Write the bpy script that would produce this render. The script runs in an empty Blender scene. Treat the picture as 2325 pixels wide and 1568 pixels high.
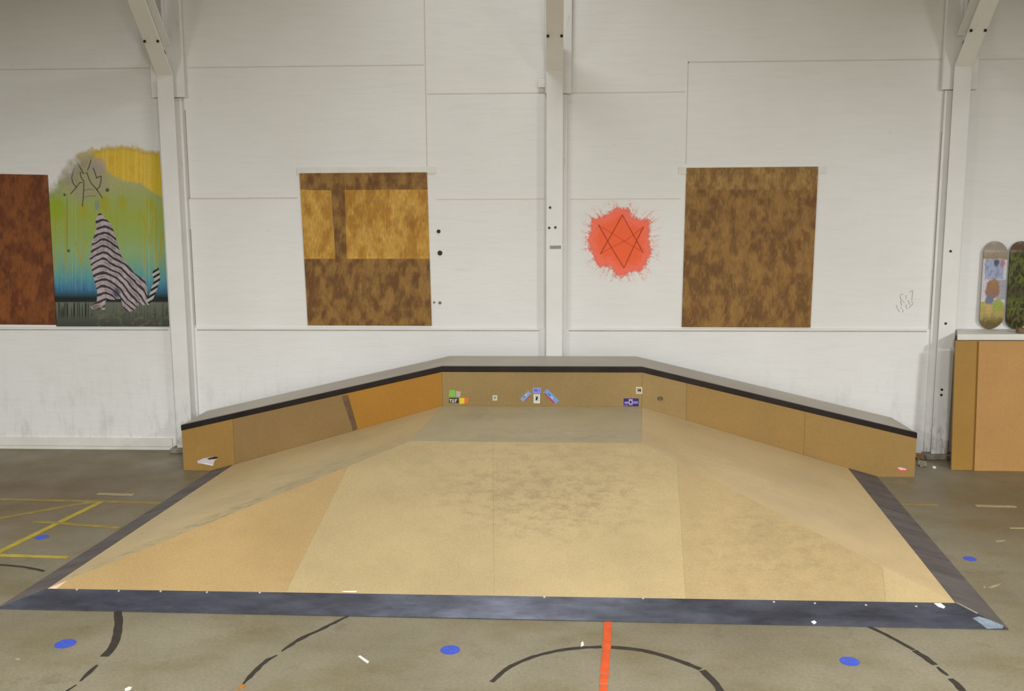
import bpy, math, random
import numpy as np
from mathutils import Vector

C = bpy.context.scene.collection
random.seed(4)
rng = np.random.default_rng(7)

# ------------------------------------------------------------------ camera (metres; wall runs along X, Y is depth, Z up)
FW, FH, FPX, EYE = 2325, 1568, 2100.0, 2.2
PITCH, YAW, ROLL = (math.radians(a) for a in (8.07995, 2.7281, -0.2276))
fwd = np.array([-math.sin(YAW)*math.cos(PITCH), math.cos(YAW)*math.cos(PITCH), -math.sin(PITCH)])
r0 = np.array([math.cos(YAW), math.sin(YAW), 0.0])
u0 = np.cross(r0, fwd)
rgt = r0*math.cos(ROLL) + u0*math.sin(ROLL)
upv = -r0*math.sin(ROLL) + u0*math.cos(ROLL)
from mathutils import Matrix
cam = bpy.data.cameras.new('camera')
cam.sensor_width = 36.0
cam.lens = 36.0*FPX/FW
cam.clip_start = .05
camo = bpy.data.objects.new('camera', cam)
C.objects.link(camo)
camo.matrix_world = Matrix(((rgt[0], upv[0], -fwd[0], 0), (rgt[1], upv[1], -fwd[1], 0), (rgt[2], upv[2], -fwd[2], EYE), (0, 0, 0, 1)))
bpy.context.scene.camera = camo


def ray(x, y):
    return fwd + (x-FW/2)/FPX*rgt - (y-FH/2)/FPX*upv


def fl(x, y, z=0.0):            # measured point of the photograph -> point on a level plane
    d = ray(x, y)
    t = (z-EYE)/d[2]
    return (t*d[0], t*d[1], z)


def wl(x, y, Y):                # measured point -> point on a plane parallel to the wall
    d = ray(x, y)
    t = Y/d[1]
    return (t*d[0], Y, EYE+t*d[2])


def proj(P):                    # array (n,3) -> measured coordinates of the photograph
    v = np.asarray(P, float) - np.array([0, 0, EYE])
    w = v@fwd
    return FW/2 + FPX*(v@rgt)/w, FH/2 - FPX*(v@upv)/w


# ------------------------------------------------------------------ colour and materials
def lin(c):
    return tuple((v/255/12.92 if v/255 <= .04045 else ((v/255+.055)/1.055)**2.4) for v in c)


def ln(c):                      # numpy version, c in 0..255
    c = np.asarray(c, float)/255
    return np.where(c <= .04045, c/12.92, ((c+.055)/1.055)**2.4)


class NT:
    def __init__(self, name):
        self.m = bpy.data.materials.new(name)
        self.m.use_nodes = True
        self.t = self.m.node_tree
        self.b = self.t.nodes['Principled BSDF']
        self.co = self.n('ShaderNodeTexCoord').outputs['Object']

    def n(self, kind, **kw):
        x = self.t.nodes.new(kind)
        for k, v in kw.items():
            setattr(x, k, v)
        return x

    def l(self, a, b):
        self.t.links.new(a, b)

    def noise(self, scale, stretch=(1, 1, 1), detail=4, rough=.6, rot=(0, 0, 0), loc=(0, 0, 0)):
        mp = self.n('ShaderNodeMapping')
        mp.inputs['Scale'].default_value = stretch
        mp.inputs['Rotation'].default_value = rot
        mp.inputs['Location'].default_value = loc
        self.l(self.co, mp.inputs['Vector'])
        x = self.n('ShaderNodeTexNoise')
        x.inputs['Scale'].default_value = scale
        x.inputs['Detail'].default_value = detail
        x.inputs['Roughness'].default_value = rough
        self.l(mp.outputs[0], x.inputs['Vector'])
        return x.outputs['Fac']

    def ramp(self, fac, a, b, lo=0.0, hi=1.0):
        x = self.n('ShaderNodeMapRange')
        x.inputs['From Min'].default_value = a
        x.inputs['From Max'].default_value = b
        x.inputs['To Min'].default_value = lo
        x.inputs['To Max'].default_value = hi
        self.l(fac, x.inputs['Value'])
        return x.outputs[0]

    def math(self, op, a, b):
        x = self.n('ShaderNodeMath', operation=op)
        for i, v in enumerate((a, b)):
            if hasattr(v, 'links'):
                self.l(v, x.inputs[i])
            else:
                x.inputs[i].default_value = v
        return x.outputs[0]

    def mix(self, fac, a, b, mode='MIX'):
        x = self.n('ShaderNodeMix', data_type='RGBA', blend_type=mode)
        for s, v in ((0, fac), (6, a), (7, b)):
            if hasattr(v, 'links'):
                self.l(v, x.inputs[s])
            elif s == 0:
                x.inputs[s].default_value = v
            else:
                x.inputs[s].default_value = (*v, 1)
        return x.outputs[2]

    def spot(self, c, rad, rz=0.0):      # soft ball mask around an object-space point
        x = self.n('ShaderNodeMapping')
        x.vector_type = 'TEXTURE'
        x.inputs['Location'].default_value = c
        x.inputs['Scale'].default_value = rad
        x.inputs['Rotation'].default_value = (0, 0, rz)
        self.l(self.co, x.inputs['Vector'])
        v = self.n('ShaderNodeVectorMath', operation='LENGTH')
        self.l(x.outputs[0], v.inputs[0])
        return self.ramp(v.outputs['Value'], 1.0, .3)

    def attr(self):
        return self.n('ShaderNodeVertexColor', layer_name='paint')

    def done(self, col, rough=.6, metal=0.0, bump=None, bs=.2, bd=.01, spec=.5):
        if hasattr(col, 'links'):
            self.l(col, self.b.inputs['Base Color'])
        else:
            self.b.inputs['Base Color'].default_value = (*col, 1)
        if hasattr(rough, 'links'):
            self.l(rough, self.b.inputs['Roughness'])
        else:
            self.b.inputs['Roughness'].default_value = rough
        self.b.inputs['Metallic'].default_value = metal
        self.b.inputs['Specular IOR Level'].default_value = spec
        if bump is not None:
            x = self.n('ShaderNodeBump')
            x.inputs['Strength'].default_value = bs
            x.inputs['Distance'].default_value = bd
            self.l(bump, x.inputs['Height'])
            self.l(x.outputs[0], self.b.inputs['Normal'])
        return self.m


def plain(name, c, rough=.6, var=.12, scale=30, metal=0.0, spec=.5):
    t = NT(name)
    c = lin(c)
    f = t.ramp(t.noise(scale), .3, .7)
    col = t.mix(f, tuple(v*(1-var) for v in c), tuple(min(1, v*(1+var)) for v in c))
    return t.done(col, rough, metal, spec=spec)


def wall_mat():
    t = NT('white_wall_paint')
    base = t.mix(t.ramp(t.noise(.7, detail=3), .3, .7), (.80, .785, .755), (.86, .855, .83))
    # faint brush and roller streaks, small grime specks
    st = t.ramp(t.noise(3.0, (1, 1, 9), 5), .45, .75, 0, .10)
    base = t.mix(st, base, (.5, .48, .43))
    gr = t.ramp(t.noise(14, (1, 1, 1), 6, .7), .67, .80, 0, .35)
    base = t.mix(gr, base, (.34, .31, .27))
    # scuffed grime low on the wall
    sep = t.n('ShaderNodeSeparateXYZ')
    t.l(t.co, sep.inputs[0])
    low = t.ramp(sep.outputs[2], .95, 0.0)
    g2 = t.math('MULTIPLY', low, t.ramp(t.noise(5, (1.6, 1, .5), 6, .7), .50, .75, 0, .5))
    base = t.mix(g2, base, (.36, .33, .28))
    return t.done(base, .55, bump=t.noise(9, (1, 1, 5), 6, .65), bs=.35, bd=.006, spec=.3)


def steel_paint_mat(name='white_column_paint'):
    t = NT(name)
    base = t.mix(t.ramp(t.noise(2.0, detail=5), .3, .7), (.76, .745, .715), (.86, .85, .82))
    gr = t.ramp(t.noise(6, (3, 3, .8), 7, .75), .62, .78, 0, .55)
    base = t.mix(gr, base, (.30, .25, .20))
    sep = t.n('ShaderNodeSeparateXYZ')
    t.l(t.co, sep.inputs[0])
    low = t.ramp(sep.outputs[2], .6, 0.0)
    g2 = t.math('MULTIPLY', low, t.ramp(t.noise(11, (2, 2, .7), 6, .7), .5, .68, 0, .75))
    base = t.mix(g2, base, (.17, .14, .11))
    return t.done(base, .5, bump=t.noise(12, detail=6), bs=.25, bd=.005)


def floor_mat():
    t = NT('sealed_concrete')
    a, b = lin((116, 107, 84)), lin((144, 135, 112))
    base = t.mix(t.ramp(t.noise(.8, detail=6, rough=.65), .32, .68), a, b)
    sp = t.spot((0, 2.2, 0), (4.6, 3.2, 1))          # paler patch in front of the ramp, painting in the nearer lamps' brightness
    base = t.mix(t.math('MULTIPLY', sp, .30), base, lin((158, 151, 132)))
    ol = t.ramp(t.noise(1.7, (1, 1.6, 1), 5, loc=(3, 1, 0)), .48, .72, 0, .62)
    base = t.mix(ol, base, lin((112, 99, 58)))
    dk = t.ramp(t.noise(3.2, (1, 1, 1), 6, .7, loc=(7, 2, 0)), .58, .76, 0, .5)
    base = t.mix(dk, base, lin((86, 74, 54)))
    for c, r in (((-4.6, 7.1, 0), (2.6, 1.6, 1)), ((4.3, 6.6, 0), (1.9, 1.5, 1))):   # brown dirt along the wall, with the weaker light there painted in
        base = t.mix(t.math('MULTIPLY', t.spot(c, r), .72), base, lin((104, 82, 44)))
    fine = t.ramp(t.noise(60, detail=3), .35, .65, .88, 1.08)
    base = t.mix(1.0, base, fine, 'MULTIPLY')
    rg = t.ramp(t.noise(2.2, detail=5), .3, .7, .38, .62)
    return t.done(base, rg, bump=t.noise(40, detail=5), bs=.12, bd=.004)


def sheet_mat(name, c, grime=.25, gcol=(112, 100, 76), scuffs=(), rough=.5, gscale=1.8, streak=(1, 1, 1)):
    t = NT(name)
    c = lin(c)
    base = t.mix(t.ramp(t.noise(1.1, detail=4), .3, .7), tuple(v*.90 for v in c), tuple(v*1.08 for v in c))
    base = t.mix(t.ramp(t.noise(gscale, streak, 6, .65, loc=(5, 3, 1)), .45, .75, 0, grime), base, lin(gcol))
    for cc, rr, s, col, *rz in scuffs:
        m = t.math('MULTIPLY', t.spot(cc, rr, *rz), t.ramp(t.noise(9, (1, 1.7, 1), 9, .8, rot=(0, 0, .5)), .46, .72, 0, s*.62))
        base = t.mix(m, base, lin(col))
    # thin wheel streaks and dull flecks
    ws = t.ramp(t.noise(7, (5, .55, 1), 6, .7, rot=(0, 0, .35), loc=(1, 9, 0)), .64, .76, 0, .22)
    base = t.mix(ws, base, lin((84, 74, 58)))
    fine = t.ramp(t.noise(110, detail=2), .3, .7, .90, 1.09)
    base = t.mix(1.0, base, fine, 'MULTIPLY')
    return t.done(base, rough, bump=t.noise(150, detail=2), bs=.05, bd=.002, spec=.35)


def attr_mat(name, rough=.6, alpha=False, mod=(40, (1, 1, 1), .85, 1.12)):
    t = NT(name)
    a = t.attr()
    f = t.ramp(t.noise(mod[0], mod[1], 4), .3, .7, mod[2], mod[3])
    col = t.mix(1.0, a.outputs['Color'], f, 'MULTIPLY')
    if alpha:
        t.l(a.outputs['Alpha'], t.b.inputs['Alpha'])
    return t.done(col, rough, spec=.3)


def osb_mat(name):
    t = NT(name)
    a = t.attr()
    f1 = t.ramp(t.noise(48, (1.6, 1, .30), 5, .7, rot=(0, .22, 0)), .30, .70, .72, 1.28)
    f2 = t.ramp(t.noise(9, (1, 1, .45), 4, .6, rot=(0, -.2, 0), loc=(3, 0, 0)), .3, .7, .88, 1.12)
    col = t.mix(1.0, t.mix(1.0, a.outputs['Color'], f1, 'MULTIPLY'), f2, 'MULTIPLY')
    return t.done(col, .6, bump=t.noise(30, (1.6, 1, .35), 5), bs=.3, bd=.003, spec=.3)


def plate_mat(name='worn_sheet_steel', a=(92, 92, 102), b=(140, 145, 162), r0=.22, r1=.36, metal=.75):
    t = NT(name)
    f = t.ramp(t.noise(2.4, (1, 3, 1), 6, .65), .3, .7)
    col = t.mix(f, lin(a), lin(b))
    ru = t.ramp(t.noise(6, detail=6, rough=.7, loc=(2, 2, 0)), .6, .8, 0, .5)
    col = t.mix(ru, col, lin((92, 76, 66)))
    rg = t.ramp(t.noise(4, (1, 3, 1), 5),   .3, .7, r0, r1)
    return t.done(col, rg, metal, bump=t.noise(60, detail=3), bs=.05, bd=.002)


M = {}
M['wall'] = wall_mat()
M['column'] = steel_paint_mat()
M['floor'] = floor_mat()
M['ceiling'] = plain('ceiling_paint', (104, 94, 82), .8)
M['shell'] = plain('dim_hall_paint', (100, 92, 82), .8)
M['seam'] = plain('grimy_panel_joint', (212, 206, 196), .8, .05, 5)
M['grime'] = plain('dark_caulk_line', (178, 171, 160), .8, .12, 7)
M['trim'] = plain('white_trim_paint', (226, 223, 214), .5, .06, 6)
M['plate'] = plate_mat()
M['plate_dull'] = plate_mat('dull_dusty_steel', (88, 80, 78), (116, 108, 104), .62, .8, .3)
M['coping'] = plain('black_angle_iron', (46, 38, 35), .45, .25, 8, .6)
M['screw'] = plain('bright_screw', (205, 205, 200), .3, .05, 20, .3)
M['black_tape'] = plain('black_floor_tape', (52, 45, 37), .7, .35, 22)
M['yellow_tape'] = plain('yellow_floor_tape', (176, 156, 52), .6, .2, 9)
M['pale_yellow_tape'] = plain('faded_yellow_tape', (146, 128, 62), .65, .25, 9)
M['pale_tape'] = plain('worn_cream_tape', (163, 150, 112), .65, .25, 9)
M['orange_tape'] = plain('orange_floor_tape', (214, 84, 34), .55, .18, 14)
M['blue'] = plain('blue_dot_tape', (62, 84, 190), .5, .2, 40)
M['white_chip'] = plain('white_chip', (232, 228, 220), .6, .05)
M['rubble'] = plain('brown_rubble', (120, 92, 62), .9, .3, 40)
M['bolt'] = plain('dark_bolt', (52, 48, 44), .5, .2, 60, .4)
M['wood_end'] = plain('brown_wood', (122, 92, 66), .7, .25, 30)
M['leaf'] = plain('orange_scrap', (176, 110, 34), .7, .2, 60)
M['marker'] = plain('marker_ink', (96, 92, 88), .6, .2, 30)
M['black_ink'] = plain('black_ink', (30, 27, 25), .6, .2, 30)


# ------------------------------------------------------------------ mesh helpers
class MB:
    def __init__(self):
        self.v, self.f, self.s = [], [], []

    def add(self, vs, fs):
        o = len(self.v)
        self.v += [tuple(map(float, v)) for v in vs]
        self.f += [tuple(i+o for i in f) for f in fs]
        return self

    def box(self, x0, x1, y0, y1, z0, z1):
        vs = [(x, y, z) for z in (z0, z1) for y in (y0, y1) for x in (x0, x1)]
        return self.add(vs, [(0, 2, 3, 1), (4, 5, 7, 6), (0, 1, 5, 4), (2, 6, 7, 3), (0, 4, 6, 2), (1, 3, 7, 5)])

    def prism(self, poly, vec):     # polygon extruded along vec
        n = len(poly)
        P = [Vector(p) for p in poly]
        Q = [p+Vector(vec) for p in P]
        fs = [tuple(range(n)), tuple(range(2*n-1, n-1, -1))]
        fs += [(i, n+i, n+(i+1) % n, (i+1) % n) for i in range(n)]
        return self.add(P+Q, fs)

    def sweep(self, sts, prof):     # sts: (x, z) stations, prof: (y, dz) closed profile
        n = len(prof)
        vs = [(x, y, z+d) for x, z in sts for y, d in prof]
        fs = []
        for k in range(len(sts)-1):
            for i in range(n):
                a, b = k*n+i, k*n+(i+1) % n
                fs.append((a, a+n, b+n, b))
        fs += [tuple(range(n)), tuple(range(len(vs)-1, len(vs)-n-1, -1))]
        return self.add(vs, fs)

    def disc(self, c, axis, r, h, n=16):
        c, ax = Vector(c), Vector(axis).normalized()
        a = ax.orthogonal().normalized()
        b = ax.cross(a)
        return self.prism([c+r*(math.cos(t)*a+math.sin(t)*b) for t in [2*math.pi*i/n for i in range(n)]], ax*h)

    def tube(self, pts, r, n=8):
        P = [Vector(p) for p in pts]
        vs, fs = [], []
        for i, p in enumerate(P):
            d = (P[min(i+1, len(P)-1)]-P[max(i-1, 0)]).normalized()
            a = d.orthogonal().normalized()
            b = d.cross(a)
            vs += [p+r*(math.cos(2*math.pi*k/n)*a+math.sin(2*math.pi*k/n)*b) for k in range(n)]
        for i in range(len(P)-1):
            for k in range(n):
                a, b = i*n+k, i*n+(k+1) % n
                fs.append((a, b, b+n, a+n))
        fs += [tuple(range(n-1, -1, -1)), tuple(range(len(vs)-n, len(vs)))]
        return self.add(vs, fs)


def fix_normals(me):
    import bmesh
    bm = bmesh.new()
    bm.from_mesh(me)
    bmesh.ops.recalc_face_normals(bm, faces=bm.faces)
    bm.to_mesh(me)
    bm.free()


def build(name, mb, mat, parent=None, bevel=0.0, smooth=False):
    off = parent.matrix_basis.translation.copy() if parent is not None else Vector((0, 0, 0))
    if parent is not None and parent.parent is not None:
        off = off + parent.parent.matrix_basis.translation
    me = bpy.data.meshes.new(name)
    if parent is None:               # top-level mesh: origin at its base centre
        a = np.array(mb.v)
        off = Vector(((a[:, 0].min()+a[:, 0].max())/2, (a[:, 1].min()+a[:, 1].max())/2, a[:, 2].min()))
    me.from_pydata([tuple(Vector(v)-off) for v in mb.v], [], mb.f)
    fix_normals(me)
    me.materials.append(mat)
    o = bpy.data.objects.new(name, me)
    C.objects.link(o)
    if parent is None:
        o.location = off
    else:
        o.parent = parent
    if bevel:
        m = o.modifiers.new('bevel', 'BEVEL')
        m.width = bevel
        m.segments = 2
        m.limit_method = 'ANGLE'
    if smooth:
        for p in me.polygons:
            p.use_smooth = True
    return o


def origin_keep(name, mb, mat):      # a top-level mesh whose origin stays at the world origin (setting)
    me = bpy.data.meshes.new(name)
    me.from_pydata(mb.v, [], mb.f)
    fix_normals(me)
    me.materials.append(mat)
    o = bpy.data.objects.new(name, me)
    C.objects.link(o)
    return o


def tag(o, label, cat, group=None, kind=None):
    o['label'] = label
    o['category'] = cat
    if group:
        o['group'] = group
    if kind:
        o['kind'] = kind
    return o


def thing(name, label, cat, loc, group=None):
    o = bpy.data.objects.new(name, None)
    o.empty_display_size = .1
    C.objects.link(o)
    o.location = loc
    return tag(o, label, cat, group)


def paint_grid(name, mat, X, Y, Z, col, keep=None, parent=None, thick=0.0):
    """a surface grid (arrays h x w) carrying a colour per vertex (h x w x 3 or 4); thick gives it a real edge towards +Y"""
    hh, ww = X.shape
    off = np.array([X.mean(), Y.max() if thick else Y.mean(), Z.min()]) if parent is None else np.array(parent.matrix_basis.translation)
    co = np.stack([X, Y, Z], -1).reshape(-1, 3)-off
    idx = np.arange(hh*ww).reshape(hh, ww)
    q = np.stack([idx[:-1, :-1], idx[1:, :-1], idx[1:, 1:], idx[:-1, 1:]], -1).reshape(-1, 4)
    if keep is not None:
        kk = (keep[:-1, :-1] | keep[1:, :-1] | keep[1:, 1:] | keep[:-1, 1:]).reshape(-1)
        q = q[kk]
        used = np.unique(q)
        mp = np.zeros(hh*ww, int)
        mp[used] = np.arange(len(used))
        q = mp[q]
        co = co[used]
    else:
        used = np.arange(hh*ww)
    c = np.ones((hh*ww, 4))
    c[:, :col.shape[-1]] = col.reshape(-1, col.shape[-1])
    c = c[used]
    faces = [tuple(map(int, f)) for f in q]
    if thick:
        # close the sheet with its back and its edges
        rim = np.concatenate([idx[0, :], idx[1:, -1], idx[-1, -2::-1], idx[-2:0:-1, 0]])
        nb = len(co)
        back = co[rim]+np.array([0, thick, 0])
        co = np.concatenate([co, back])
        c = np.concatenate([c, c[rim]])
        n = len(rim)
        faces += [(int(rim[i]), int(rim[(i+1) % n]), nb+(i+1) % n, nb+i) for i in range(n)]
        faces += [tuple(range(nb, nb+n))]
    me = bpy.data.meshes.new(name)
    me.from_pydata([tuple(map(float, v)) for v in co], [], faces)
    at = me.color_attributes.new('paint', 'FLOAT_COLOR', 'POINT')
    at.data.foreach_set('color', np.clip(c, 0, 1).astype(np.float32).ravel())
    me.materials.append(mat)
    o = bpy.data.objects.new(name, me)
    C.objects.link(o)
    if parent is None:
        o.location = tuple(off)
    else:
        o.parent = parent
    return o


def vnoise(x, y, seed=0):            # smooth value noise on arrays
    g = np.random.default_rng(seed).random((64, 64))
    xi, yi = np.floor(x).astype(int), np.floor(y).astype(int)
    xf, yf = x-xi, y-yi
    xf, yf = xf*xf*(3-2*xf), yf*yf*(3-2*yf)
    G = lambda a, b: g[a % 64, b % 64]
    return (G(xi, yi)*(1-xf)+G(xi+1, yi)*xf)*(1-yf)+(G(xi, yi+1)*(1-xf)+G(xi+1, yi+1)*xf)*yf


def fnoise(x, y, seed=0, o=4):
    s, a, t = 0, 1.0, 0
    for k in range(o):
        s = s+a*vnoise(x*2**k, y*2**k, seed+k)
        t += a
        a *= .55
    return s/t


def segdist(px, py, pts):
    d = np.full(np.shape(px), 1e9)
    for (x0, y0), (x1, y1) in zip(pts[:-1], pts[1:]):
        dx, dy = x1-x0, y1-y0
        t = np.clip(((px-x0)*dx+(py-y0)*dy)/(dx*dx+dy*dy+1e-9), 0, 1)
        d = np.minimum(d, np.hypot(px-x0-t*dx, py-y0-t*dy))
    return d


def inside(px, py, poly):
    r = np.zeros(np.shape(px), bool)
    n = len(poly)
    for i in range(n):
        x0, y0 = poly[i]
        x1, y1 = poly[(i+1) % n]
        c = ((y0 > py) != (y1 > py)) & (px < (x1-x0)*(py-y0)/((y1-y0) if y1 != y0 else 1e-9)+x0)
        r ^= c
    return r


def smooth(a, b, x):
    t = np.clip((x-a)/(b-a), 0, 1)
    return t*t*(3-2*t)


# ------------------------------------------------------------------ the setting
YW, YK, ZS, YC = 8.40, 8.385, 1.17, 8.295       # upper wall face, knee wall face, knee wall top, column front face
XA, XB, YB, ZT = -8.0, 8.0, -7.0, 6.2

o = origin_keep('floor', MB().box(XA, XB, YB, 8.65, -.1, 0), M['floor']); o['kind'] = 'structure'
mb = MB()
mb.prism([(XA, YK, 0), (XA, YK, ZS-.006), (XA, YW, ZS), (XA, YW, ZT), (XA, 8.65, ZT), (XA, 8.65, 0)], (XB-XA, 0, 0))
wall = origin_keep('wall_back', mb, M['wall']); wall['kind'] = 'structure'
for nm, bx in (('wall_left', (XA-.1, XA, YB, 8.65, 0, ZT)), ('wall_right', (XB, XB+.1, YB, 8.65, 0, ZT)), ('wall_front', (XA, XB, YB-.1, YB, 0, ZT))):
    o = origin_keep(nm, MB().box(*bx), M['shell']); o['kind'] = 'structure'
o = origin_keep('ceiling', MB().box(XA, XB, YB, 8.65, ZT, ZT+.1), M['ceiling']); o['kind'] = 'structure'

# joints between the wall boards
def strip(mb, p, q, w, Y):
    a, b = np.array(wl(*p, Y)), np.array(wl(*q, Y))
    if abs(a[0]-b[0]) > abs(a[2]-b[2]):
        x0, x1, z = min(a[0], b[0]), max(a[0], b[0]), (a[2]+b[2])/2
        mb.box(x0, x1, Y-.0012, Y+.004, z-w/2, z+w/2)
    else:
        z0, z1, x = min(a[2], b[2]), max(a[2], b[2]), (a[0]+b[0])/2
        mb.box(x-w/2, x+w/2, Y-.0012, Y+.004, z0, z1)

mb = MB()
for p, q, w in (((965, -60), (967, 378), .010), ((427, 151), (963, 150), .010), ((970, 211), (1236, 213), .010), ((1292, 211), (1556, 209), .008),
                ((1562, 140), (2140, 136), .012), ((1560, 140), (1560, 372), .009), ((427, 451), (676, 449), .013), ((990, 451), (1236, 453), .008),
                ((1294, 452), (1545, 451), .008), ((-200, 158), (345, 157), .010), ((2215, 134), (2420, 134), .008)):
    strip(mb, p, q, w, YW)
o = build('panel_joint', mb, M['seam'], wall)
mb = MB()
for p, q, w in (((424, 250), (427, 450), .010), ((437, 520), (440, 738), .008), ((2138, 300), (2112, 735), .007)):
    strip(mb, p, q, w, YW)
for x0, x1 in ((-7.9, -3.60), (-3.33, -.15), (.12, 3.32), (3.62, 7.9)):
    mb.box(x0, x1, YK-.0012, YK+.004, ZS-.030, ZS-.019)
build('caulk_line', mb, M['grime'], wall)
o = origin_keep('baseboard_back', MB().box(-7.95, -3.62, YK-.014, YK-.0005, .035, .115).box(-7.95, -3.62, YK-.004, YK-.0005, 0, .035), M['trim'])
o['kind'] = 'structure'

# head trims over the boarded windows
w_px = [((-130, 392), (107, 397), (127, 737), (-105, 735)), ((680, 393), (969, 391), (980, 739), (699, 738)), ((1559, 381), (1858, 378), (1840, 743), (1548, 742))]
YP = YW-.012
for i, (a, b) in enumerate((((674, 388), (990, 386)), ((1540, 388), (1875, 386)))):
    p, q = wl(*a, YW-.008), wl(*b, YW-.008)
    o = origin_keep('trim_%d' % (i+1), MB().box(p[0], q[0], YW-.009, YW-.0005, p[2]-.026, p[2]+.032), M['trim'])
    o['kind'] = 'structure'

# ------------------------------------------------------------------ columns with their knee braces
def column(X, label, marks, lw=.148, rw=.148):
    t = thing('steel_column', label, 'column', (X, YC+.06, 0), 'white steel columns along the wall')
    t['kind'] = 'thing'
    w = .0725
    build('front_flange', MB().box(X-w, X+w, YC, YC+.010, .045, 3.43), M['column'], t, .002)
    build('web', MB().box(X-.006, X+.006, YC+.0105, YK-.008, .045, 6.1), M['column'], t)
    lb, rb = min(.112, lw), min(.112, rw)
    build('back_flange', MB().box(X-lb, X-.0065, YK-.022, YK-.001, .045, 3.24).box(X+.0065, X+rb, YK-.022, YK-.001, .045, 3.24), M['column'], t, .002)
    build('upper_plate', MB().box(X-lw, X-.0065, YK-.045, YK-.001, 3.245, 6.1).box(X+.0065, X+rw, YK-.045, YK-.001, 3.245, 6.1), M['column'], t, .004)
    if lw < .1:
        build('bracket', MB().box(X-.150, X-lw-.001, YK-.02, YK-.001, 3.30, 3.37), M['column'], t, .004)
    build('base_plate', MB().box(X-.13, X+.13, YC-(.05 if abs(X) > 1 else .003), YK-.002, 0, .044), M['footing'], t, .008)
    # sloping brace: wide lower flange, web, upper flange
    k = BRK
    d = Vector((0, -1, k)).normalized()
    n = Vector((0, -k, -1)).normalized()
    st = Vector((X, YC+.004, 3.425))
    L = 2.4
    def bar(x0, x1, a0, a1, s=0.0):
        P = [st+Vector((x0-X, 0, 0))+d*s-n*a0, st+Vector((x1-X, 0, 0))+d*s-n*a0, st+Vector((x1-X, 0, 0))+d*s-n*a1, st+Vector((x0-X, 0, 0))+d*s-n*a1]
        return MB().prism(P, d*(L-s))
    br = build('knee_brace', bar(X-w, X+w, 0, .012), M['column'], t, .002)
    build('brace_web', bar(X-.006, X+.006, .013, .16, .12), M['column'], br)
    build('brace_flange', bar(X-w, X+w, .161, .172, .2), M['column'], br)
    for s in (.35, .95, 1.55):
        for sx in (-1, 1):
            c = st+d*s+Vector((sx*(w-.015), 0, 0))
            build('bolt', MB().disc(c+n*.001, n, .012, .012, 6), M['bolt'], br)
    for x, y in marks:
        p = wl(x, y, YC)
        build('bolt', MB().disc((p[0], YC+.001, p[2]), (0, -1, 0), .011, .008, 8), M['bolt'], t)
    return t

BRK = 1.08
M['footing'] = plain('chipped_footing', (140, 132, 118), .9, .3, 14)
column(-3.468, 'left white steel column with diagonal brace, between the animal mural and the lighter-banded panel', [])
column(-.014, 'middle white steel column rising behind the ledge, between the two central boarded windows', [(1249, 471), (1247, 517), (1261, 516)], .086)
column(3.46, 'right white steel column with three dark bolts, beside the skateboard decks', [(2158, 570), (2147, 734), (2138, 884), (2137, 896)])
# rusty brown smear plate on the middle column
p = wl(1261, 561, YC)
tag(build('nameplate', MB().box(p[0]-.05, p[0]+.05, YC-.003, YC-.0003, p[2]-.014, p[2]+.014), plain('grey_plate', (150, 145, 138), .5, .3, 60)),
    'small grey plate on the face of the middle white column', 'plate')

# ------------------------------------------------------------------ OSB sheets over the windows
M['osb'] = osb_mat('oriented_strand_board')

def osb(q, painter, label, n=(220, 260)):
    A, B, Cc, D = [np.array(wl(*p, YP)) for p in q]
    u = np.linspace(0, 1, n[0])[None, :, None]
    v = np.linspace(0, 1, n[1])[:, None, None]
    P = (A*(1-u)+B*u)*(1-v)+(D*(1-u)+Cc*u)*v
    px, py = proj(P.reshape(-1, 3))
    px, py = px.reshape(n[1], n[0]), py.reshape(n[1], n[0])
    U, V = np.broadcast_to(u[..., 0], px.shape), np.broadcast_to(v[..., 0], px.shape)
    o = paint_grid('osb_panel', M['osb'], P[..., 0], P[..., 1], P[..., 2], painter(px, py, U, V), thick=YW-YP-.0005)
    return tag(o, label, 'wood panel', 'wood panels over the windows')

def blotch(px, py, a, b, seed, s=15.0):
    f = smooth(.30, .70, fnoise(px/s, py/(s*1.7), seed))[..., None]
    c = ln(a)*(1-f)+ln(b)*f
    fl_ = smooth(.62, .80, fnoise(px/3.2+py/14, py/13, seed+40, 2))[..., None]*.35
    c = c*(1-fl_)+np.minimum(ln(b)*1.35, 1)*fl_
    r = smooth(.60, .78, fnoise(px/(s*1.3), py/(s*1.6), seed+20))[..., None]*.28
    c = c*(1-r)+ln((112, 58, 26))*r
    return c

def p_left(px, py, U, V):
    return blotch(px, py, (104, 56, 28), (136, 80, 38), 5)

def p_mid(px, py, U, V):
    dark = blotch(px, py, (112, 78, 40), (150, 112, 58), 9)
    g = smooth(.55, .75, fnoise(px/30, py/9, 3))[..., None]*.5*smooth(440, 465, py)[..., None]*smooth(500, 480, py)[..., None]*smooth(800, 830, px)[..., None]
    light = blotch(px, py, (174, 124, 46), (202, 156, 72), 11, 20)
    r = (light[..., :1] > -1)
    light = light*(1-g)+ln((150, 126, 84))*g
    band = (py > 431+(px-690)*-.003) & (py < 587+(px-690)*.002)
    bar = (px > 752+(py-432)*.06) & (px < 783+(py-432)*.03)
    m = (band & ~bar)[..., None]
    return np.where(m, light, dark)

def p_right(px, py, U, V):
    c = blotch(px, py, (116, 82, 42), (150, 112, 58), 15)
    top = blotch(px, py, (132, 98, 52), (164, 128, 72), 17, 12)
    m = smooth(433, 427, py)[..., None]
    pale = (smooth(1765, 1772, px)*smooth(1790, 1783, px)*smooth(590, 596, py)*smooth(680, 640, py))[..., None]*.35
    c = c*(1-m)+top*m
    return c*(1-pale)+ln((150, 112, 52))*pale

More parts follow.
